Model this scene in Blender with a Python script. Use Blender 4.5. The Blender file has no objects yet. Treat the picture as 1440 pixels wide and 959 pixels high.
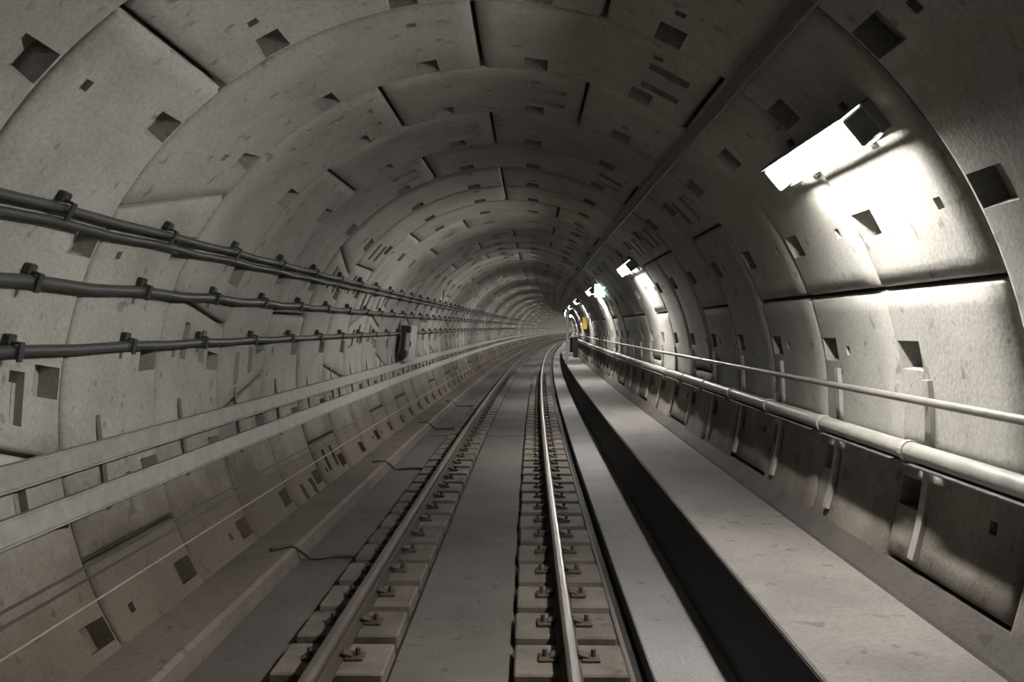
import bpy, bmesh, math, random
from mathutils import Vector, Matrix

random.seed(7)
sc = bpy.context.scene
COL = sc.collection
PI = math.pi
RAD = math.radians

# ------------------------------------------------------------------ camera, world, exposure
CAMZ = 2.185                      # z = 0 is the top of the track slab
F_PX = 1200.0
cam_d = bpy.data.cameras.new('camera')
cam_d.sensor_width = 36.0
cam_d.lens = F_PX / 1440.0 * 36.0
cam_d.clip_start = 0.05
cam_d.clip_end = 600
cam = bpy.data.objects.new('camera', cam_d)
COL.objects.link(cam)
cam.location = (0, 0, CAMZ)
YAW = math.atan((737 - 720) / F_PX)            # tunnel axis at x = 737
PITCH = -math.atan((479.5 - 460) / F_PX)       # horizon at y = 460
cam.rotation_euler = (PI / 2 + PITCH, 0, YAW)
sc.camera = cam

world = bpy.data.worlds.new('World')
sc.world = world
world.use_nodes = True
bg = world.node_tree.nodes.get('Background')
bg.inputs[0].default_value = (0.01, 0.01, 0.011, 1)
bg.inputs[1].default_value = 0.2

vs = sc.view_settings
vs.view_transform = 'Standard'
vs.look = 'None'
vs.gamma = 1.0
vs.exposure = 2.5
LAMP_POWER = 58.0
LAMP_COLOR = (1.0, 0.975, 0.93)

# ------------------------------------------------------------------ tunnel frame
R_CURVE = 1406.0                  # the line bends to the right
CX, CZ, RT = -0.295, CAMZ - 0.63, 2.65        # tunnel circle
RING_W = 1.37
RING_0 = 5.36                     # station of a ring joint
BOLT = 18.0                       # one bolt pocket every 18 degrees
S_BACK, S_END = -19.0, 300.0


def P(s, u, z):
    """station along the line, offset to the right, height -> world point"""
    if s <= 0:
        return Vector((u, s, z))
    t = s / R_CURVE
    return Vector((R_CURVE - (R_CURVE - u) * math.cos(t), (R_CURVE - u) * math.sin(t), z))


def frame(s, u=0.0, z=0.0):
    t = max(s, 0) / R_CURVE
    return Matrix.Translation(P(s, u, z)) @ Matrix.Rotation(-t, 4, 'Z')


def on_wall(dx, dy, off=0.0):
    """point of the cross-section where the line of sight (dx right, dy down) meets the lining, `off` inside it"""
    r = RT - off
    ox, oz = -CX, CAMZ - CZ
    a = dx * dx + dy * dy
    b = 2 * (ox * dx - oz * dy)
    c = ox * ox + oz * oz - r * r
    t = (-b + math.sqrt(b * b - 4 * a * c)) / (2 * a)
    return t * dx, CAMZ - t * dy


def wall_angle(u, z):
    return math.degrees(math.atan2(z - CZ, u - CX))


def ring_pt(ang, r):
    return CX + r * math.cos(RAD(ang)), CZ + r * math.sin(RAD(ang))


def stations(a, b):
    out = []
    s = a
    while s < b - 1e-6:
        out.append(s)
        s += 1.0 if s < 30 else (2.0 if s < 80 else 4.0)
    out.append(b)
    return out


# ------------------------------------------------------------------ materials
def new_mat(name):
    m = bpy.data.materials.new(name)
    m.use_nodes = True
    nt = m.node_tree
    return m, nt, nt.nodes['Principled BSDF']


def ramp(nt, fac, c0, c1, p0=0.3, p1=0.7):
    r = nt.nodes.new('ShaderNodeValToRGB')
    r.color_ramp.elements[0].position = p0
    r.color_ramp.elements[1].position = p1
    r.color_ramp.elements[0].color = (*c0, 1)
    r.color_ramp.elements[1].color = (*c1, 1)
    nt.links.new(fac, r.inputs[0])
    return r.outputs[0]


def mixc(nt, a, b, fac, mode='MULTIPLY'):
    n = nt.nodes.new('ShaderNodeMix')
    n.data_type = 'RGBA'
    n.blend_type = mode
    if isinstance(fac, float):
        n.inputs[0].default_value = fac
    else:
        nt.links.new(fac, n.inputs[0])
    for v, i in ((a, 6), (b, 7)):
        if isinstance(v, tuple):
            n.inputs[i].default_value = (*v, 1)
        else:
            nt.links.new(v, n.inputs[i])
    return n.outputs[2]


def concrete(name, base, dark, rough=0.8, scale=1.6, var=0.18, bump=0.25, spots=True, dust=False):
    m, nt, b = new_mat(name)
    geo = nt.nodes.new('ShaderNodeNewGeometry')
    n1 = nt.nodes.new('ShaderNodeTexNoise')
    n1.inputs['Scale'].default_value = scale
    n1.inputs['Detail'].default_value = 6
    n1.inputs['Roughness'].default_value = 0.62
    nt.links.new(geo.outputs['Position'], n1.inputs['Vector'])
    c = ramp(nt, n1.outputs[0], dark, base, 0.34, 0.6)
    n2 = nt.nodes.new('ShaderNodeTexNoise')
    n2.inputs['Scale'].default_value = 38
    n2.inputs['Detail'].default_value = 3
    nt.links.new(geo.outputs['Position'], n2.inputs['Vector'])
    c = mixc(nt, c, ramp(nt, n2.outputs[0], (0.78, 0.78, 0.77), (1, 1, 1), 0.3, 0.65), 1.0)
    if spots:
        n3 = nt.nodes.new('ShaderNodeTexNoise')
        n3.inputs['Scale'].default_value = 7.5
        n3.inputs['Detail'].default_value = 2
        nt.links.new(geo.outputs['Position'], n3.inputs['Vector'])
        c = mixc(nt, c, ramp(nt, n3.outputs[0], (0.62, 0.6, 0.57), (1, 1, 1), 0.27, 0.36), 1.0)
    if dust:                       # brown brake dust settled on the foot of the walls
        sep = nt.nodes.new('ShaderNodeSeparateXYZ')
        nt.links.new(geo.outputs['Position'], sep.inputs[0])
        ad = nt.nodes.new('ShaderNodeMath')
        ad.operation = 'MULTIPLY_ADD'
        ad.inputs[1].default_value = 0.9
        nt.links.new(n1.outputs[0], ad.inputs[0])
        nt.links.new(sep.outputs[2], ad.inputs[2])
        mr = nt.nodes.new('ShaderNodeMapRange')
        mr.inputs['From Min'].default_value = 1.05
        mr.inputs['From Max'].default_value = 1.95
        nt.links.new(ad.outputs[0], mr.inputs['Value'])
        c = mixc(nt, c, ramp(nt, mr.outputs[0], (0.40, 0.335, 0.29), (1, 1, 1), 0, 1), 1.0)
    oi = nt.nodes.new('ShaderNodeObjectInfo')
    c = mixc(nt, c, ramp(nt, oi.outputs['Random'], (1 - var,) * 3, (1, 1, 1), 0, 1), 1.0)
    nt.links.new(c, b.inputs['Base Color'])
    b.inputs['Roughness'].default_value = rough
    b.inputs['Specular IOR Level'].default_value = 0.3
    bp = nt.nodes.new('ShaderNodeBump')
    bp.inputs['Strength'].default_value = bump
    bp.inputs['Distance'].default_value = 0.01
    nt.links.new(n2.outputs[0], bp.inputs['Height'])
    nt.links.new(bp.outputs[0], b.inputs['Normal'])
    return m


def metal(name, col, rough=0.45, metallic=0.8, var=0.25, scale=9.0):
    m, nt, b = new_mat(name)
    geo = nt.nodes.new('ShaderNodeNewGeometry')
    n = nt.nodes.new('ShaderNodeTexNoise')
    n.inputs['Scale'].default_value = scale
    n.inputs['Detail'].default_value = 4
    nt.links.new(geo.outputs['Position'], n.inputs['Vector'])
    c = ramp(nt, n.outputs[0], tuple(x * (1 - var) for x in col), col, 0.35, 0.65)
    nt.links.new(c, b.inputs['Base Color'])
    b.inputs['Metallic'].default_value = metallic
    rr = nt.nodes.new('ShaderNodeMapRange')
    rr.inputs['To Min'].default_value = max(rough - 0.1, 0.05)
    rr.inputs['To Max'].default_value = min(rough + 0.12, 1)
    nt.links.new(n.outputs[0], rr.inputs['Value'])
    nt.links.new(rr.outputs[0], b.inputs['Roughness'])
    return m


def emitter(name, col, strength):
    m, nt, b = new_mat(name)
    b.inputs['Base Color'].default_value = (*col, 1)
    b.inputs['Emission Color'].default_value = (*col, 1)
    b.inputs['Emission Strength'].default_value = strength
    return m


M = {
    'lining': concrete('lining_concrete', (0.35, 0.337, 0.308), (0.275, 0.264, 0.240), dust=True),
    'joint': concrete('joint_mortar', (0.075, 0.072, 0.066), (0.05, 0.048, 0.044), spots=False),
    'slab': concrete('slab_concrete', (0.125, 0.109, 0.102), (0.088, 0.076, 0.071), scale=0.9, var=0.05),
    'bed': concrete('shaded_bed_concrete', (0.04, 0.035, 0.032), (0.026, 0.023, 0.021), var=0.0),  # dark colour puts the shade of the block gaps into the bed
    'block': concrete('block_concrete', (0.165, 0.140, 0.120), (0.105, 0.090, 0.078), scale=3, var=0.25),
    'walk': concrete('walkway_concrete', (0.165, 0.150, 0.139), (0.112, 0.102, 0.095), scale=1.1, var=0.0),
    'strip': concrete('strip_concrete', (0.215, 0.202, 0.200), (0.170, 0.160, 0.158), scale=1.0, var=0.0),
    'kerb': concrete('kerb_concrete', (0.165, 0.136, 0.116), (0.115, 0.096, 0.083), scale=1.3, var=0.0),
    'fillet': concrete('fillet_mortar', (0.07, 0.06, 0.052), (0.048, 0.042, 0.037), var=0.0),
    'shade_black': concrete('shade_paint', (0.022, 0.020, 0.018), (0.015, 0.014, 0.012), var=0.0, spots=False),  # near-black colour stands in for shade on walkway face and in slot
    'cable': metal('black_cable_sheath', (0.045, 0.046, 0.042), 0.5, 0.0),
    'thin': metal('grey_wire_sheath', (0.34, 0.31, 0.28), 0.6, 0.0),
    'clamp': metal('dark_clamp_steel', (0.05, 0.05, 0.046), 0.5, 0.4),
    'tray': metal('galvanised_tray', (0.29, 0.278, 0.255), 0.55, 0.25),
    'bracket': metal('dull_bracket_steel', (0.09, 0.085, 0.078), 0.6, 0.4),
    'galv': metal('galvanised_tube', (0.29, 0.275, 0.25), 0.42, 0.55),
    'pipe': metal('painted_pipe', (0.25, 0.237, 0.215), 0.45, 0.2),
    'post': metal('post_steel', (0.36, 0.345, 0.32), 0.5, 0.4),
    'railhead': metal('polished_rail_steel', (0.40, 0.375, 0.345), 0.40, 1.0, 0.1, 3),
    'railhead_dull': metal('dull_rail_steel', (0.30, 0.26, 0.235), 0.42, 0.8, 0.15, 3),
    'rust': metal('shaded_rusty_rail_side', (0.05, 0.036, 0.028), 0.8, 0.2),  # rust, darkened further to put the rail's shaded side into the colour
    'clip': metal('rusty_clip', (0.07, 0.05, 0.04), 0.7, 0.3),
    'housing': metal('lamp_housing', (0.28, 0.28, 0.27), 0.5, 0.3),
    'duct': metal('dark_duct', (0.10, 0.102, 0.105), 0.45, 0.4),
    'cabinet': metal('cabinet_paint', (0.48, 0.465, 0.43), 0.55, 0.1),
    'darkbox': metal('dark_equipment', (0.03, 0.031, 0.03), 0.5, 0.2),
    'yellow': metal('yellow_paint', (0.80, 0.47, 0.03), 0.5, 0.0, 0.1),
    'signframe': metal('green_sign_housing', (0.05, 0.32, 0.09), 0.5, 0.0, 0.1),
    'mast': metal('mast_steel', (0.40, 0.385, 0.36), 0.5, 0.3),
    'tube': emitter('lamp_tube_light', LAMP_COLOR, LAMP_POWER),
    'sign': emitter('green_backlit_face', (0.72, 1.0, 0.76), 3.0),
    'signal': emitter('white_signal_lens', (0.75, 1.0, 0.95), 12.0),
}


# ------------------------------------------------------------------ object helpers
def link(name, me, parent=None, mat=None):
    o = bpy.data.objects.new(name, me)
    COL.objects.link(o)
    if mat is not None:
        me.materials.append(M[mat])
    if parent is not None:
        o.parent = parent
        o.matrix_parent_inverse = base_of(parent).inverted()
    return o


def base_of(o):
    m = o.matrix_basis.copy()
    p = o
    while p.parent is not None:
        m = p.matrix_parent_inverse @ m
        p = p.parent
        m = p.matrix_basis @ m
    return m


def mesh(name, verts, faces, smooth=False):
    me = bpy.data.meshes.new(name)
    me.from_pydata([tuple(v) for v in verts], [], faces)
    me.update()
    if smooth:
        me.polygons.foreach_set('use_smooth', [True] * len(me.polygons))
    return me


def thing(name, label, cat, loc, group=None):
    o = bpy.data.objects.new(name, None)
    o.empty_display_size = 0.2
    COL.objects.link(o)
    o.location = loc
    return tag(o, label, cat, group)


def tag(o, label, cat, group=None):
    o['label'] = label
    o['category'] = cat
    if group:
        o['group'] = group
    return o


def structure(o, label=None):
    o['kind'] = 'structure'
    if label:
        o['label'] = label
    return o


def sweep(name, prof, ss, closed=True, caps=True, smooth=False):
    """profile of (u, z) points carried along the stations ss"""
    n = len(prof)
    V, Fc = [], []
    for s in ss:
        for u, z in prof:
            V.append(P(s, u, z))
    m = n if closed else n - 1
    for i in range(len(ss) - 1):
        for j in range(m):
            a, b = i * n + j, i * n + (j + 1) % n
            Fc.append((a, b, b + n, a + n))
    if closed and caps:
        Fc.append(tuple(range(n - 1, -1, -1)))
        k = (len(ss) - 1) * n
        Fc.append(tuple(range(k, k + n)))
    me = mesh(name, V, Fc, False)
    bm = bmesh.new()
    bm.from_mesh(me)
    if closed:
        bmesh.ops.recalc_face_normals(bm, faces=bm.faces)
    bm.to_mesh(me)
    bm.free()
    if smooth:
        me.polygons.foreach_set('use_smooth', [len(p.vertices) == 4 for p in me.polygons])
    return me


def disc(u, z, r, n=10):
    return [(u + r * math.cos(2 * PI * k / n), z + r * math.sin(2 * PI * k / n)) for k in range(n)]


def wall_box(ang, half_w, d0, d1):
    """rectangle lying on the lining at an angle: half width along the wall, from d0 to d1 inside it"""
    n = Vector((-math.cos(RAD(ang)), -math.sin(RAD(ang))))
    t = Vector((-n.y, n.x))
    c = Vector(ring_pt(ang, RT))
    return [tuple(c + n * d + t * w) for d, w in ((d0, -half_w), (d1, -half_w), (d1, half_w), (d0, half_w))]


def bm_box(bm, mtx, sx, sy, sz, bevel=0.0):
    r = bmesh.ops.create_cube(bm, size=1.0, matrix=mtx @ Matrix.Diagonal((sx, sy, sz, 1)))
    if bevel:
        es = {e for v in r['verts'] for e in v.link_edges}
        bmesh.ops.bevel(bm, geom=list(es), offset=bevel, segments=1, affect='EDGES')


def bm_cyl(bm, mtx, r, h, n=12, r2=None):
    bmesh.ops.create_cone(bm, cap_ends=True, segments=n, radius1=r, radius2=r if r2 is None else r2, depth=h, matrix=mtx)


def bm_mesh(name, bm):
    bmesh.ops.recalc_face_normals(bm, faces=bm.faces)
    me = bpy.data.meshes.new(name)
    bm.to_mesh(me)
    bm.free()
    return me


def box_mesh(name, sx, sy, sz, bevel=0.0, mtx=None):
    bm = bmesh.new()
    bm_box(bm, mtx or Matrix.Identity(4), sx, sy, sz, bevel)
    return bm_mesh(name, bm)


def tube_path(name, pts, r, n=8):
    """round wire through world points"""
    V, Fc = [], []
    for i, p in enumerate(pts):
        d = (pts[min(i + 1, len(pts) - 1)] - pts[max(i - 1, 0)]).normalized()
        a = d.orthogonal().normalized()
        if abs(d.z) < 0.95:
            a = d.cross(Vector((0, 0, 1))).normalized()
        b = d.cross(a)
        for k in range(n):
            V.append(p + (a * math.cos(2 * PI * k / n) + b * math.sin(2 * PI * k / n)) * r)
    for i in range(len(pts) - 1):
        for k in range(n):
            x, y = i * n + k, i * n + (k + 1) % n
            Fc.append((x, y, y + n, x + n))
    Fc.append(tuple(range(n - 1, -1, -1)))
    k = (len(pts) - 1) * n
    Fc.append(tuple(range(k, k + n)))
    return mesh(name, V, Fc, True)


def wall_frame(s, ang, off=0.0):
    """local x along the line, y along the wall (up on the left side), z into the tunnel"""
    u, z = ring_pt(ang, RT - off)
    f = frame(s, u, z)
    nz = Vector((-math.cos(RAD(ang)), 0, -math.sin(RAD(ang))))
    nx = Vector((0, 1, 0))
    ny = nz.cross(nx)
    r = Matrix((nx, ny, nz)).transposed().to_4x4()
    return f @ r


# ------------------------------------------------------------------ lining: backing shells and segments
A_LOW_R, A_LOW_L = -34.0, 222.0
A_R, A_L = 40.0, 140.0


def shell(name, a0, a1):
    n = int((a1 - a0) / 4) + 1
    prof = [ring_pt(a0 + (a1 - a0) * k / n, RT + 0.155) for k in range(n + 1)]
    prof += [ring_pt(a1 - (a1 - a0) * k / n, RT + 0.36) for k in range(n + 1)]
    return structure(link(name, sweep(name, prof, stations(S_BACK, S_END), True, True, False), None, 'joint'))


wall_left = shell('wall_left', A_L, A_LOW_L)
ceiling = shell('ceiling', A_R, A_L)
wall_right = shell('wall_right', A_LOW_R, A_R)
wall_left['label'] = 'left concrete tunnel wall of curved lining segments carrying cables'
ceiling['label'] = 'arched concrete tunnel crown of curved lining segments'
wall_right['label'] = 'right concrete tunnel wall with lamps and handrail above walkway'


def segment_mesh(name, n_bolts, w, detail, key_side, slant_lo=0.0, slant_hi=0.0):
    """one curved lining segment: chamfered edges, bolt pockets as wedges cut into it, ends square or slanting"""
    half = n_bolts * BOLT / 2
    g = math.degrees(0.013 / RT)
    ch = math.degrees(0.026 / RT)
    yg, yc = 0.014, 0.028
    deg = lambda m: math.degrees(m / RT)
    pockets = []          # a0, a1, y0, y1, depth at y0, depth at y1
    for k in range(n_bolts):
        a = -half + BOLT * (k + 0.5)
        pw = deg(0.088)
        pockets.append((a - pw, a + pw, w - 0.34, w - 0.06, 0.02, 0.13))
        if detail and k != 1:
            hw = deg(0.033)
            y = w * (0.2 if k == 0 else 0.6)
            pockets.append((a - hw, a + hw, y - 0.034, y + 0.034, 0.06, 0.06))
    if detail and key_side:
        a = key_side * (half - deg(0.30))
        for y in (w * 0.34, w * 0.64):
            pockets.append((a - deg(0.15), a + deg(0.15), y - 0.06, y + 0.06, 0.05, 0.05))
    al = {-half + g, -half + g + ch, half - g - ch, half - g}
    yl = {yg, yg + yc, w - yg - yc, w - yg}
    for p in pockets:
        al |= {p[0], p[1]}
        yl |= {p[2], p[3]}
    nb = 6 * n_bolts if detail else 4 * n_bolts
    for k in range(1, nb):
        a = -half + 2 * half * k / nb
        if min(abs(a - x) for x in al) > 0.8:
            al.add(a)
    al, yl = sorted(al), sorted(yl)
    V, Fc, idx = [], [], {}

    def pt(a, y, r):
        q = (a + half) / (2 * half)
        a = a + (slant_lo * (1 - q) ** 3 + slant_hi * q ** 3) * (y / w - 0.5)
        return (r * math.cos(RAD(a)), y, r * math.sin(RAD(a)))
    na, ny = len(al), len(yl)
    for i, a in enumerate(al):
        for j, y in enumerate(yl):
            edge = i in (0, na - 1) or j in (0, ny - 1)
            idx[i, j] = len(V)
            V.append(pt(a, y, RT + (0.03 if edge else 0)))
    for i in range(na - 1):
        for j in range(ny - 1):
            am, ym = (al[i] + al[i + 1]) / 2, (yl[j] + yl[j + 1]) / 2
            if any(p[0] < am < p[1] and p[2] < ym < p[3] for p in pockets):
                continue
            Fc.append((idx[i, j], idx[i, j + 1], idx[i + 1, j + 1], idx[i + 1, j]))
    nsm = len(Fc)
    ring = [idx[i, 0] for i in range(na)] + [idx[na - 1, j] for j in range(1, ny)] + \
           [idx[i, ny - 1] for i in range(na - 2, -1, -1)] + [idx[0, j] for j in range(ny - 2, 0, -1)]
    back = []
    for k in ring:
        x, y, z = V[k]
        r = math.hypot(x, z)
        q = (RT + 0.15) / r
        back.append(len(V))
        V.append((x * q, y, z * q))
    for k in range(len(ring)):
        k2 = (k + 1) % len(ring)
        Fc.append((ring[k], ring[k2], back[k2], back[k]))
    for a0, a1, y0, y1, d0, d1 in pockets:
        t = [pt(a0, y0, RT), pt(a1, y0, RT), pt(a1, y1, RT), pt(a0, y1, RT)]
        b = [pt(a0, y0, RT + d0), pt(a1, y0, RT + d0), pt(a1, y1, RT + d1), pt(a0, y1, RT + d1)]
        k = len(V)
        V += t + b
        Fc += [(k + 4, k + 7, k + 6, k + 5)]
        Fc += [(k + q, k + (q + 1) % 4, k + 4 + (q + 1) % 4, k + 4 + q) for q in range(4)]
    me = mesh(name, V, Fc)
    me.polygons.foreach_set('use_smooth', [i < nsm for i in range(len(me.polygons))])
    me.materials.append(M['lining'])
    return me


SEG_CACHE = {}


def segment(n, detail, key, lo=0.0, hi=0.0):
    if (n, detail, key, lo, hi) not in SEG_CACHE:
        SEG_CACHE[n, detail, key, lo, hi] = segment_mesh('lining_segment', n, RING_W, detail, key, lo, hi)
    return SEG_CACHE[n, detail, key, lo, hi]


# joints between the segments of successive rings (degrees), and joints that slant across the ring
PATTERNS = [([235, 181, 127, 73, 19, -17, -71], {181: 8.0}),
            ([253, 199, 145, 91, 55, 19, -35, -89], {145: -8.0}),
            ([217, 163, 109, 73, 19, -35, -89], {163: 6.0}),
            ([235, 181, 127, 91, 37, -17, -71], {181: -7.0}),
            ([217, 163, 109, 55, 19, -35, -89], {109: 0.0}),
            ([253, 199, 145, 91, 37, 1, -53], {145: 7.0}),
            ([235, 181, 145, 91, 37, -17, -71], {181: 6.0}),
            ([217, 163, 127, 73, 19, -35, -89], {163: -7.0}),
            ([253, 199, 163, 109, 55, 1, -53], {163: 7.0})]
K0, K1, K2 = -13, 100, 214         # rings built piece by piece, then joined


def pattern(k):
    return PATTERNS[(k + 1) % len(PATTERNS)]


def owner(a):
    return wall_right if a < A_R else (wall_left if a > A_L else ceiling)


rnd = random.Random(11)
for k in range(K0, K1):
    s0 = RING_0 + k * RING_W
    joints, slant = pattern(k)
    for hi, lo in zip(joints, joints[1:]):
        a = (hi + lo) / 2
        if hi < -24 or lo > 214:
            continue
        key = rnd.choice((-1, -1, 1, 0))
        if a < 48:
            key = 0
        me = segment((hi - lo) // 18, s0 < 28, key if s0 < 28 else 0, slant.get(lo, 0.0), slant.get(hi, 0.0))
        o = link('lining_segment', me, owner(a))
        o.matrix_basis = frame(s0, CX, CZ) @ Matrix.Rotation(-RAD(a), 4, 'Y') @ \
            Matrix.Translation((rnd.uniform(-0.006, 0.006), 0, 0)) @ Matrix.Rotation(rnd.uniform(-0.003, 0.003), 4, 'X')


# far rings: the same segments, too foreshortened to pick apart, joined
def far_rings(name, parent, a0, a1):
    V, Fc = [], []
    r2 = random.Random(5)
    for k in range(K1, K2):
        s0 = RING_0 + k * RING_W
        rr = RT + r2.uniform(-0.008, 0.008)
        cuts = sorted([a0, a1] + [x for x in pattern(k)[0] if a0 < x < a1])
        for c0, c1 in zip(cuts, cuts[1:]):
            n = max(1, int((c1 - c0) / 6))
            for i in range(n):
                b0 = c0 + 0.3 + (c1 - c0 - 0.6) * i / n
                b1 = c0 + 0.3 + (c1 - c0 - 0.6) * (i + 1) / n
                m = len(V)
                for s, r in ((s0 + 0.01, rr + 0.02), (s0 + 0.04, rr), (s0 + RING_W - 0.04, rr), (s0 + RING_W - 0.01, rr + 0.02)):
                    for b in (b0, b1):
                        u, z = ring_pt(b, r)
                        V.append(P(s, u, z))
                for j in range(3):
                    Fc.append((m + 2 * j, m + 2 * j + 2, m + 2 * j + 3, m + 2 * j + 1))
    o = link(name, mesh(name, V, Fc), parent, 'lining')
    o['kind'] = 'stuff'
    return o


far_rings('distant_lining', wall_left, A_L, 216)
far_rings('distant_lining', ceiling, A_R, A_L)
far_rings('distant_lining', wall_right, -27, A_R)

# ------------------------------------------------------------------ track bed, kerb, walkway
U_TRACK = -0.474
RAILS = (U_TRACK - 0.75, U_TRACK + 0.75)
S_FLOOR = stations(S_BACK, 290.0)
U_WALK, Z_WALK = 1.315, 0.635
floor_o = structure(link('floor', sweep('floor', [(-2.75, -0.45), (2.1, -0.45), (2.1, -0.16), (0.684, -0.16), (0.684, -0.022), (-2.75, -0.022)], S_FLOOR), None, 'bed'),
                    'concrete track bed under the slab panels, darkened for gap shade')
JOINT_S = [-19, -13, 2.0, 17.1, 32.2, 47.3, 62.4, 77.5, 92.6, 107.7, 122.8, 137.9, 153, 168.1, 183.2, 198.3, 213.4, 228.5, 243.6, 258.7, 273.8, 288.9]
for a, b in zip(JOINT_S, JOINT_S[1:]):
    ss = [a + 0.045] + [x for x in stations(a, b)[1:-1]] + [b - 0.045]
    for u0, u1 in ((-2.12, RAILS[0] - 0.366), (RAILS[0] + 0.366, RAILS[1] - 0.366), (0.648, 0.684)):
        link('slab_panel', sweep('slab_panel', [(u0, -0.06), (u1, -0.06), (u1, -0.008), (u1 - 0.01, 0.0), (u0 + 0.01, 0.0), (u0, -0.008)], ss), floor_o, 'slab')

kerb = structure(link('trim_1', sweep('trim_1', [(-2.86, -0.03), (-2.12, -0.03), (-2.12, 0.135), (-2.15, 0.165), (-2.86, 0.165)], S_FLOOR), None, 'kerb'),
                 'low brown concrete kerb along the foot of the left wall')
strip = structure(link('trim_2', sweep('trim_2', [(0.80, -0.16), (U_WALK, -0.16), (U_WALK, 0.0), (0.81, 0.0), (0.80, -0.01)], S_FLOOR), None, 'strip'),
                  'pale concrete strip between drain slot and raised walkway')
walkway = structure(link('walkway', sweep('walkway', [(U_WALK, -0.16), (2.32, -0.16), (2.32, Z_WALK), (U_WALK + 0.012, Z_WALK), (U_WALK, Z_WALK - 0.012)], S_FLOOR), None, 'walk'),
                    'raised pale concrete evacuation walkway along the right wall')
fillet = structure(link('trim_3', sweep('trim_3', [(2.10, Z_WALK - 0.02), (2.36, Z_WALK - 0.02), (2.36, Z_WALK + 0.13), (2.24, Z_WALK + 0.13), (2.125, Z_WALK + 0.02)], S_FLOOR), None, 'fillet'),
                   'dark mortar fillet between walkway and right wall')
link('side_face', sweep('side_face', [(U_WALK - 0.006, 0.001), (U_WALK + 0.004, 0.001), (U_WALK + 0.004, Z_WALK - 0.02), (U_WALK - 0.006, Z_WALK - 0.02)], S_FLOOR), walkway, 'shade_black')['label'] = 'side face of the walkway, coloured black to stand for shade'
link('drain_slot', sweep('drain_slot', [(0.686, -0.155), (0.798, -0.155), (0.798, -0.135), (0.686, -0.135)], S_FLOOR), floor_o, 'shade_black')['label'] = 'drain slot beside the right sleeper blocks, its floor blacked for shade'

# sleeper blocks with rail clips
bm = bmesh.new()
bm_box(bm, Matrix.Translation((0, 0, 0.005)), 0.70, 0.50, 0.13, 0.012)
BLOCK = bm_mesh('sleeper_block', bm)
BLOCK.materials.append(M['block'])
bm = bmesh.new()
bm_box(bm, Matrix.Translation((0, 0, 0.012)), 0.12, 0.13, 0.024, 0.006)
bm_cyl(bm, Matrix.Translation((0.02, 0, 0.045)), 0.018, 0.05, 6)
bm_box(bm, Matrix.Translation((-0.045, 0, 0.036)) @ Matrix.Rotation(0.3, 4, 'Y'), 0.07, 0.09, 0.016, 0.004)
CLIP = bm_mesh('rail_clip', bm)
CLIP.materials.append(M['clip'])
SLEEPER = 0.65
i_end = 120
for side, u in enumerate(RAILS):
    for i in range(2, i_end):
        s = 0.2 + i * SLEEPER
        o = link('sleeper_block', BLOCK, floor_o)
        o.matrix_basis = frame(s, u, 0.0) @ Matrix.Translation((rnd.uniform(-0.008, 0.008), 0, rnd.uniform(-0.004, 0.004)))
        if s < 38:
            for sg in (-1, 1):
                c = link('rail_clip', CLIP, o)
                c.matrix_basis = frame(s, u, 0.07) @ Matrix.Rotation(PI if sg < 0 else 0, 4, 'Z') @ Matrix.Translation((0.135, 0, 0))
V, Fc = [], []
for u in RAILS:
    for i in range(i_end, 435):
        f = frame(0.2 + i * SLEEPER, u, 0)
        k = len(V)
        V += [f @ Vector((x, y, z)) for z in (0, 0.07) for x, y in ((-0.35, -0.25), (0.35, -0.25), (0.35, 0.25), (-0.35, 0.25))]
        Fc += [(k + 4, k + 5, k + 6, k + 7)] + [(k + q, k + (q + 1) % 4, k + 4 + (q + 1) % 4, k + 4 + q) for q in range(4)]
o = link('distant_sleeper_blocks', mesh('distant_sleeper_blocks', V, Fc), floor_o, 'block')
o['kind'] = 'stuff'


# rails
def rail(u, head_mat, label):
    t = thing('running_rail', label, 'rail', P(2, u, 0.07), 'running rails of the track')
    half = [(0.07, 0.075), (0.07, 0.087), (0.02, 0.102), (0.009, 0.115), (0.009, 0.185), (0.034, 0.198)]
    prof = [(u + x, z) for x, z in half] + [(u - x, z) for x, z in reversed(half)]
    link('rail_web', sweep('rail_web', prof, stations(S_BACK, 285.0)), t, 'rust')
    hp = [(0.036, 0.198), (0.036, 0.225), (0.030, 0.236), (0.014, 0.241)]
    prof = [(u + x, z) for x, z in hp] + [(u - x, z) for x, z in reversed(hp)]
    link('rail_head', sweep('rail_head', prof, stations(S_BACK, 285.0)), t, head_mat)


rail(RAILS[0], 'railhead_dull', 'left running rail with dull brown head, nearer the cable wall')
rail(RAILS[1], 'railhead', 'right running rail with polished shiny head beside drain slot')

# ------------------------------------------------------------------ lamps on the right wall
LU, LZ = on_wall(428, -260, 0.0)
LAMP_ANG = wall_angle(LU, LZ)
HOOD = -1                          # the hood stands on the upper long side
bm = bmesh.new()
bm_box(bm, Matrix.Translation((0, 0, 0.03)), 1.42, 0.19, 0.06, 0.008)
for sx in (-1, 1):
    bm_box(bm, Matrix.Translation((sx * 0.69, 0, 0.11)), 0.03, 0.17, 0.12, 0.01)
bm_box(bm, Matrix.Translation((0, HOOD * 0.10, 0.115)), 1.41, 0.012, 0.135, 0.003)
bm_box(bm, Matrix.Translation((0, -HOOD * 0.10, 0.072)), 1.41, 0.010, 0.036, 0.003)      # low lip added on the other side to shade the wall below
HOUSING = bm_mesh('housing', bm)
HOUSING.materials.append(M['housing'])
bm = bmesh.new()
bm_cyl(bm, Matrix.Translation((0, 0, 0.105)) @ Matrix.Rotation(PI / 2, 4, 'Y'), 0.055, 1.34, 16)
DIFF = bm_mesh('diffuser', bm)
DIFF.materials.append(M['tube'])
bm = bmesh.new()
bm_box(bm, Matrix.Translation((0, 0, 0.01)), 0.05, 0.30, 0.03, 0.004)
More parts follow.
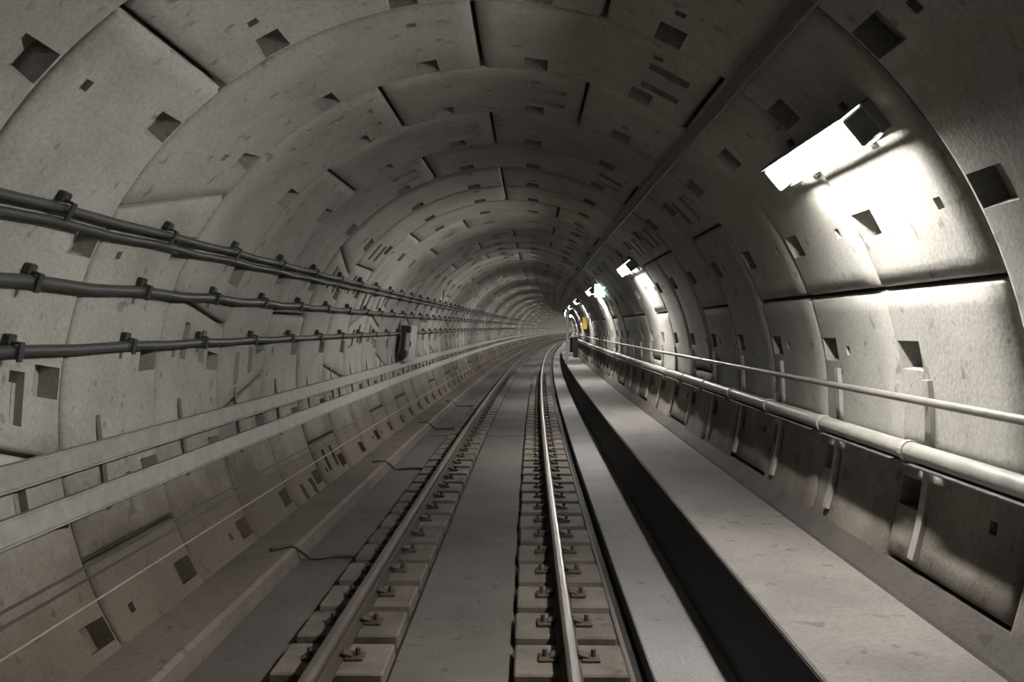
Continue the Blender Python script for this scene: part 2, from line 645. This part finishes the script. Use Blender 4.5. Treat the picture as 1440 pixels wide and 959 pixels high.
STRAP = bm_mesh('mounting_strap', bm)
STRAP.materials.append(M['bracket'])
ORD = ['nearest', 'second', 'third', 'fourth', 'fifth', 'sixth', 'seventh']
for i in range(-2, 29):
    s = 4.95 + 9.65 * i
    if i < 0:
        lab = 'white tube tunnel lamp on the right wall, behind the viewpoint'
    elif i < 6:
        lab = ['glaring white tube lamp high on the right wall, nearest and largest of the row',
               'second nearest white tube lamp on the right wall, beyond the big glare',
               'third white tube lamp from the viewpoint, just left of the green sign',
               'fourth white tube lamp from the viewpoint, small and below the green sign',
               'fifth white tube lamp from the viewpoint, just above the grey mast',
               'sixth white tube lamp from the viewpoint, tiny beside the grey mast'][i]
    else:
        lab = 'far white tube lamp round the bend on the right wall'
    t = thing('tunnel_lamp', lab, 'lamp', P(s, *ring_pt(LAMP_ANG, RT)), 'tube lamps along the right wall')
    for nm, me in (('housing', HOUSING), ('diffuser', DIFF)):
        o = link(nm, me, t)
        o.matrix_basis = wall_frame(s, LAMP_ANG, 0.0)
    if i < 6:
        for dx in (-0.45, 0.45):
            o = link('mounting_strap', STRAP, t)
            o.matrix_basis = wall_frame(s, LAMP_ANG, 0.0) @ Matrix.Translation((dx, 0, 0))

# conduit duct above the lamps
DU, DZ = on_wall(0.85, -1.0)
t = thing('cable_duct', 'dark narrow conduit duct running along the tunnel crown above the lamps', 'duct', P(3, DU, DZ))
link('duct_body', sweep('duct_body', wall_box(wall_angle(DU, DZ), 0.028, 0.0, 0.05), stations(S_BACK, 285)), t, 'duct')
link('edge_highlight', sweep('edge_highlight', disc(*ring_pt(wall_angle(DU, DZ) - 1.15, RT - 0.058), 0.010, 8), stations(S_BACK, 285), smooth=True), t, 'galv')['label'] = 'added thin strand standing for the lamplit lower edge of the duct'  # added strand stands in for the highlight on the duct's lower edge

# ------------------------------------------------------------------ left wall cables
bm = bmesh.new()
bm_box(bm, Matrix.Translation((0, 0.06, 0.025)), 0.07, 0.06, 0.05, 0.008)
bm_box(bm, Matrix.Translation((0, 0.0, 0.10)), 0.045, 0.11, 0.014, 0.003)
bm_box(bm, Matrix.Translation((0, 0.05, 0.06)), 0.045, 0.014, 0.09, 0.003)
CLAMP = bm_mesh('cable_clamp', bm)
CLAMP.materials.append(M['clamp'])


def wall_cable(name, label, ratio, radius, s0, s1, clamps, group='power cables along the left wall', mat='cable', off=None, dang=0.0, sag=0.0):
    u, z = on_wall(-1.0, ratio)
    ang = wall_angle(u, z) % 360 + dang
    off = (radius + 0.018) if off is None else off
    t = thing(name, label, 'cable', P(max(s0, 3), *ring_pt(ang, RT - off)), group)
    ss, V, Fc, n = [], [], [], 9
    s = s0
    while s < s1:
        ss.append(s)
        s += RING_W / 4 if s < 30 else RING_W
    ss.append(s1)
    for s in ss:
        ph = ((s - RING_0 - 0.69) / RING_W) % 1.0
        dz = -sag * math.sin(PI * ph) ** 2 if s < 30 else 0
        cu, cz = ring_pt(ang, RT - off)
        for q in range(n):
            V.append(P(s, cu + radius * math.cos(2 * PI * q / n), cz + dz + radius * math.sin(2 * PI * q / n)))
    for i in range(len(ss) - 1):
        for q in range(n):
            a, b = i * n + q, i * n + (q + 1) % n
            Fc.append((a, a + n, b + n, b))
    Fc += [tuple(range(n)), tuple(range(len(V) - 1, len(V) - n - 1, -1))]
    link('sheath', mesh('sheath', V, Fc, True), t, mat)
    if clamps:
        for k in range(-2, 52):
            s = RING_0 + k * RING_W + 0.69
            if s0 + 0.2 < s < s1 - 0.2:
                o = link('cable_clamp', CLAMP, t)
                o.matrix_basis = wall_frame(s, ang, 0.0)
    return t


S_CAB = 18.9
wall_cable('wall_cable', 'upper strand of the topmost twin cable on the left wall', -0.262, 0.027, S_BACK, 285, True, sag=0.008)
wall_cable('wall_cable', 'lower strand of the topmost twin cable on the left wall', -0.232, 0.024, S_BACK, 285, False, off=0.055, sag=0.014)
wall_cable('wall_cable', 'thick black middle cable on the left wall, below the twin cable', -0.099, 0.036, S_BACK, 285, True, sag=0.018)
wall_cable('wall_cable', 'thick black lowest cable on the left wall, running into the grey cabinet', 0.042, 0.034, S_BACK, S_CAB - 0.2, True, sag=0.010)
wall_cable('wall_cable', 'thick black lowest cable on the left wall, continuing beyond the grey cabinet', 0.042, 0.034, S_CAB + 1.2, 285, True, sag=0.010)
for rt, lab, mt in ((0.545, 'upper thin dark wire low on the left wall below the trays', 'cable'),
                    (0.575, 'middle thin dark wire low on the left wall below the trays', 'cable'),
                    (0.635, 'lowest thin pale wire low on the left wall below the trays', 'thin')):
    wall_cable('wall_wire', lab, rt, 0.009 if mt == 'cable' else 0.007, S_BACK, 285, False, 'thin wires low on the left wall', mt, off=0.012)

# two trays on the left wall and their brackets
bm = bmesh.new()
bm_box(bm, Matrix.Translation((0, 0.015, 0.012)), 0.055, 0.66, 0.024, 0.004)
for y in (0.06, -0.26):
    bm_box(bm, Matrix.Translation((0, y, 0.03)), 0.05, 0.02, 0.03, 0.003)
BRK = bm_mesh('wall_bracket', bm)
BRK.materials.append(M['bracket'])


def tray(label, r0, r1):
    a0 = wall_angle(*on_wall(-1, r0)) % 360
    a1 = wall_angle(*on_wall(-1, r1)) % 360
    am, hw = (a0 + a1) / 2, RAD(a1 - a0) / 2 * RT
    t = thing('cable_tray', label, 'tray', P(3, *ring_pt(am, RT - 0.05)), 'pale trays on the left wall')
    c = wall_box(am, hw, 0.028, 0.10)
    n = (Vector(c[1]) - Vector(c[0])).normalized()
    tt = (Vector(c[3]) - Vector(c[0])).normalized()
    o = Vector(c[0])
    w = 2 * hw
    pr = [o, o + n * 0.072, o + n * 0.072 + tt * 0.012, o + n * 0.06 + tt * 0.016, o + n * 0.06 + tt * (w - 0.016),
          o + n * 0.072 + tt * (w - 0.012), o + n * 0.072 + tt * w, o + tt * w]
    link('tray_channel', sweep('tray_channel', [tuple(x) for x in pr], stations(S_BACK, 285)), t, 'tray')
    return t, am


t1, am1 = tray('upper pale tray strip on the left wall, below the black cables', 0.262, 0.314)
t2, am2 = tray('lower pale tray strip on the left wall, above the thin wires', 0.366, 0.422)
for k in range(-2, 52):
    s = RING_0 + k * RING_W + 0.45
    o = link('wall_bracket', BRK, t1)
    # wall_frame's y points up the left wall on the left side
    o.matrix_basis = wall_frame(s, (am1 + am2) / 2 - 1.0, 0.0)

# cabinet on the left wall
CU, CZc = on_wall(-1.0, 0.12)
cang = wall_angle(CU, CZc) % 360
t = thing('wall_cabinet', 'grey equipment cabinet with dark cabling hung on the left wall', 'cabinet', P(S_CAB, *ring_pt(cang, RT)))
wf = wall_frame(S_CAB + 0.15, cang)
o = link('body', box_mesh('body', 1.15, 0.82, 0.24, 0.012, Matrix.Translation((0.37, 0, 0.12))), t, 'cabinet')
o.matrix_basis = wf
o = link('door', box_mesh('door', 1.08, 0.75, 0.02, 0.005, Matrix.Translation((0.37, 0, 0.25))), t, 'cabinet')
o.matrix_basis = wf
d = link('handle', box_mesh('handle', 0.03, 0.12, 0.03, 0.005, Matrix.Translation((-0.12, 0, 0.27))), o, 'darkbox')
d.matrix_basis = wf
bm = bmesh.new()
bm_box(bm, Matrix.Translation((-0.30, -0.02, 0.10)), 0.16, 0.70, 0.18, 0.02)
bm_box(bm, Matrix.Translation((-0.26, 0.33, 0.15)), 0.22, 0.14, 0.26, 0.02)
bm_box(bm, Matrix.Translation((-0.34, -0.22, 0.17)), 0.18, 0.16, 0.16, 0.02)
o = link('junction_box', bm_mesh('junction_box', bm), t, 'darkbox')
o.matrix_basis = wf
for q, x in enumerate((-0.46, -0.40, -0.52)):
    pts = [Vector((x, 0.62 - 0.1 * q, 0.03)), Vector((x, 0.40, 0.05)), Vector((x + 0.05, 0.15, 0.09)), Vector((x + 0.02, -0.15, 0.08)), Vector((x + 0.06, -0.42, 0.05))]
    o = link('connecting_cable', tube_path('connecting_cable', pts, 0.02, 8), t, 'cable')
    o.matrix_basis = wf

# ------------------------------------------------------------------ right wall handrail and pipe
hu, hz = on_wall(1.0, 0.187, 0.13)
pu, pz = on_wall(1.0, 0.322, 0.135)
t = thing('handrail', 'pale galvanised tube handrail on flat posts along the right walkway', 'handrail', P(3, hu, Z_WALK))
link('rail_tube', sweep('rail_tube', disc(hu, hz, 0.024, 12), stations(S_BACK, 285), smooth=True), t, 'galv')
a_top = wall_angle(*on_wall(1.0, 0.13))
a_bot = wall_angle(*on_wall(1.0, 0.60))
bmv, bmf = [], []
nseg = 10
for i in range(nseg + 1):
    a = a_top + (a_bot - a_top) * i / nseg
    for r in (RT - 0.004, RT - 0.034):
        for y in (-0.035, 0.035):
            x, z = ring_pt(a, r)
            bmv.append((x, y, z))
for i in range(nseg):
    k = i * 4
    for p, q in ((0, 1), (1, 3), (3, 2), (2, 0)):
        bmf.append((k + p, k + q, k + 4 + q, k + 4 + p))
bmf += [(0, 2, 3, 1), (nseg * 4, nseg * 4 + 1, nseg * 4 + 3, nseg * 4 + 2)]
POST = mesh('post', bmv, bmf)
POST.materials.append(M['post'])
wu, wz = on_wall(1.0, 0.187, 0.0)
bm = bmesh.new()
L = wu - hu
bm_box(bm, Matrix.Translation(((hu + wu) / 2, 0, hz - 0.012)), L, 0.035, 0.014, 0.003)
ARM = bm_mesh('arm', bm)
ARM.materials.append(M['post'])
wu2, wz2 = on_wall(1.0, 0.322, 0.0)
bm = bmesh.new()
bm_box(bm, Matrix.Translation(((pu + wu2) / 2 + 0.01, 0, pz - 0.075)), wu2 - pu + 0.09, 0.05, 0.014, 0.003)
bm_cyl(bm, Matrix.Translation((pu, 0, pz)) @ Matrix.Rotation(PI / 2, 4, 'X'), 0.064, 0.045, 14)
SADDLE = bm_mesh('pipe_saddle', bm)
SADDLE.materials.append(M['post'])
tp = thing('wall_pipe', 'thick pale pipe on saddles below the handrail on the right wall', 'pipe', P(3, pu, pz))
link('pipe_body', sweep('pipe_body', disc(pu, pz, 0.055, 14), stations(S_BACK, 285), smooth=True), tp, 'pipe')
SHADE_PLATE = box_mesh('shade_plate', wu2 - pu + 0.075, 1.18, 0.012, 0.003, Matrix.Translation(((pu + wu2 - 0.055) / 2, 0.715, pz - 0.062)))  # unseen plate added behind the pipe to shade the wall below
SHADE_PLATE.materials.append(M['bracket'])
for k in range(-3, 40):
    s = 4.96 + k * 1.43
    for nm, me, par in (('post', POST, t), ('arm', ARM, t), ('pipe_saddle', SADDLE, tp), ('shade_plate', SHADE_PLATE, tp)):
        o = link(nm, me, par)
        o.matrix_basis = frame(s)

# ------------------------------------------------------------------ sign, yellow box, mast
s = 21.8
su = (843.5 - 737) / F_PX * s - s * s / (2 * R_CURVE)
sz = CAMZ - (409 - 460) / F_PX * s
t = thing('exit_sign', 'small glowing green white sign box jutting from the right wall near lamps', 'sign', P(s, su, sz))
f = frame(s, su, sz)
o = link('sign_housing', box_mesh('sign_housing', 0.30, 0.09, 0.36, 0.01), t, 'signframe'); o.matrix_basis = f
o = link('lit_face', box_mesh('lit_face', 0.255, 0.012, 0.32, 0.003, Matrix.Translation((-0.012, -0.047, 0))), t, 'sign'); o.matrix_basis = f
wallu = CX + math.sqrt(RT ** 2 - (sz - CZ) ** 2)
o = link('bracket_arm', box_mesh('bracket_arm', wallu - su - 0.10, 0.04, 0.04, 0.004, Matrix.Translation(((wallu - su + 0.16) / 2, 0.0, 0.08))), t, 'bracket'); o.matrix_basis = f

s = 36.5
yu, yz = CX + RT - 0.10, CAMZ + 0.17
yu = CX + math.sqrt(RT ** 2 - (yz - CZ) ** 2) - 0.115
t = thing('call_box', 'upright yellow box on the right wall beyond the green sign', 'box', P(s, yu, yz))
f = frame(s, yu, yz)
o = link('box_body', box_mesh('box_body', 0.18, 0.22, 0.52, 0.015), t, 'yellow'); o.matrix_basis = f
o = link('box_door', box_mesh('box_door', 0.014, 0.18, 0.46, 0.004, Matrix.Translation((-0.095, 0, 0))), t, 'yellow'); o.matrix_basis = f
o = link('back_plate', box_mesh('back_plate', 0.05, 0.16, 0.40, 0.004, Matrix.Translation((0.105, 0, 0))), t, 'bracket'); o.matrix_basis = f

for s, hh, lab in ((44.0, 1.05, 'dark upright equipment box on the walkway by the right wall, nearer of two'),
                   (53.0, 0.9, 'dark lower equipment box on the walkway by the right wall, farther of two')):
    t = thing('equipment_box', lab, 'box', P(s, 1.96, Z_WALK), 'dark boxes far along the walkway')
    f = frame(s, 1.96, Z_WALK)
    o = link('box_body', box_mesh('box_body', 0.22, 0.55, hh, 0.015, Matrix.Translation((0, 0, hh / 2))), t, 'darkbox'); o.matrix_basis = f
    o = link('box_door', box_mesh('box_door', 0.016, 0.48, hh - 0.1, 0.004, Matrix.Translation((-0.116, 0, hh / 2))), t, 'duct'); o.matrix_basis = f
    o = link('top_cover', box_mesh('top_cover', 0.26, 0.60, 0.03, 0.005, Matrix.Translation((0, 0, hh + 0.012))), t, 'duct'); o.matrix_basis = f

s = 37.0
mu = 1.385
f = frame(s, mu, Z_WALK)
t = thing('signal_mast', 'slim grey upright mast standing on the walkway edge far ahead', 'mast', P(s, mu, Z_WALK))
bm = bmesh.new(); bm_cyl(bm, Matrix.Translation((0, 0, 1.2)), 0.055, 2.4, 14)
o = link('pole', bm_mesh('pole', bm), t, 'mast'); o.matrix_basis = f
bm = bmesh.new(); bm_box(bm, Matrix.Translation((0, 0, 0.012)), 0.22, 0.22, 0.024, 0.004)
for a in range(4):
    bm_cyl(bm, Matrix.Translation((0.08 * (1 if a % 2 else -1), 0.08 * (1 if a // 2 else -1), 0.035)), 0.014, 0.03, 6)
o = link('base_plate', bm_mesh('base_plate', bm), t, 'mast'); o.matrix_basis = f
bm = bmesh.new(); bm_cyl(bm, Matrix.Translation((0, 0, 2.42)), 0.062, 0.04, 14)
o = link('cap', bm_mesh('cap', bm), t, 'mast'); o.matrix_basis = f
bm = bmesh.new(); bm_box(bm, Matrix.Translation((0.14, 0, 1.98)), 0.17, 0.16, 0.34, 0.015)
o = link('signal_head', bm_mesh('signal_head', bm), t, 'darkbox'); o.matrix_basis = f
bm = bmesh.new(); bm_cyl(bm, Matrix.Translation((0.14, -0.085, 2.03)) @ Matrix.Rotation(PI / 2, 4, 'X'), 0.05, 0.03, 14)
l = link('lens', bm_mesh('lens', bm), o, 'signal'); l.matrix_basis = f

# ------------------------------------------------------------------ bond cables from kerb to the rail
for s, lab in ((7.6, 'nearest dark bond cable looping from the kerb towards the left rail'),
               (12.6, 'second nearest dark bond cable looping from the kerb towards the left rail'),
               (17.8, 'third dark bond cable looping from the kerb towards the left rail'),
               (23.0, 'fourth dark bond cable looping from the kerb towards the left rail')):
    pts = []
    for i in range(15):
        q = i / 14
        u = -2.30 + (RAILS[0] - 0.09 + 2.30) * q
        z = 0.185 if u < -2.15 else (0.185 - 0.165 * min(1, (u + 2.15) / 0.14))
        if q > 0.9:
            z += 0.06 * (q - 0.9) / 0.1
        pts.append(P(s + 0.5 * math.sin(q * 2.6) - 0.15 * q, u, max(z, 0.018)))
    o = link('bond_cable', tube_path('bond_cable', pts, 0.017, 8), None, 'cable')
    tag(o, lab, 'cable', 'bond cables from the kerb to the rail')
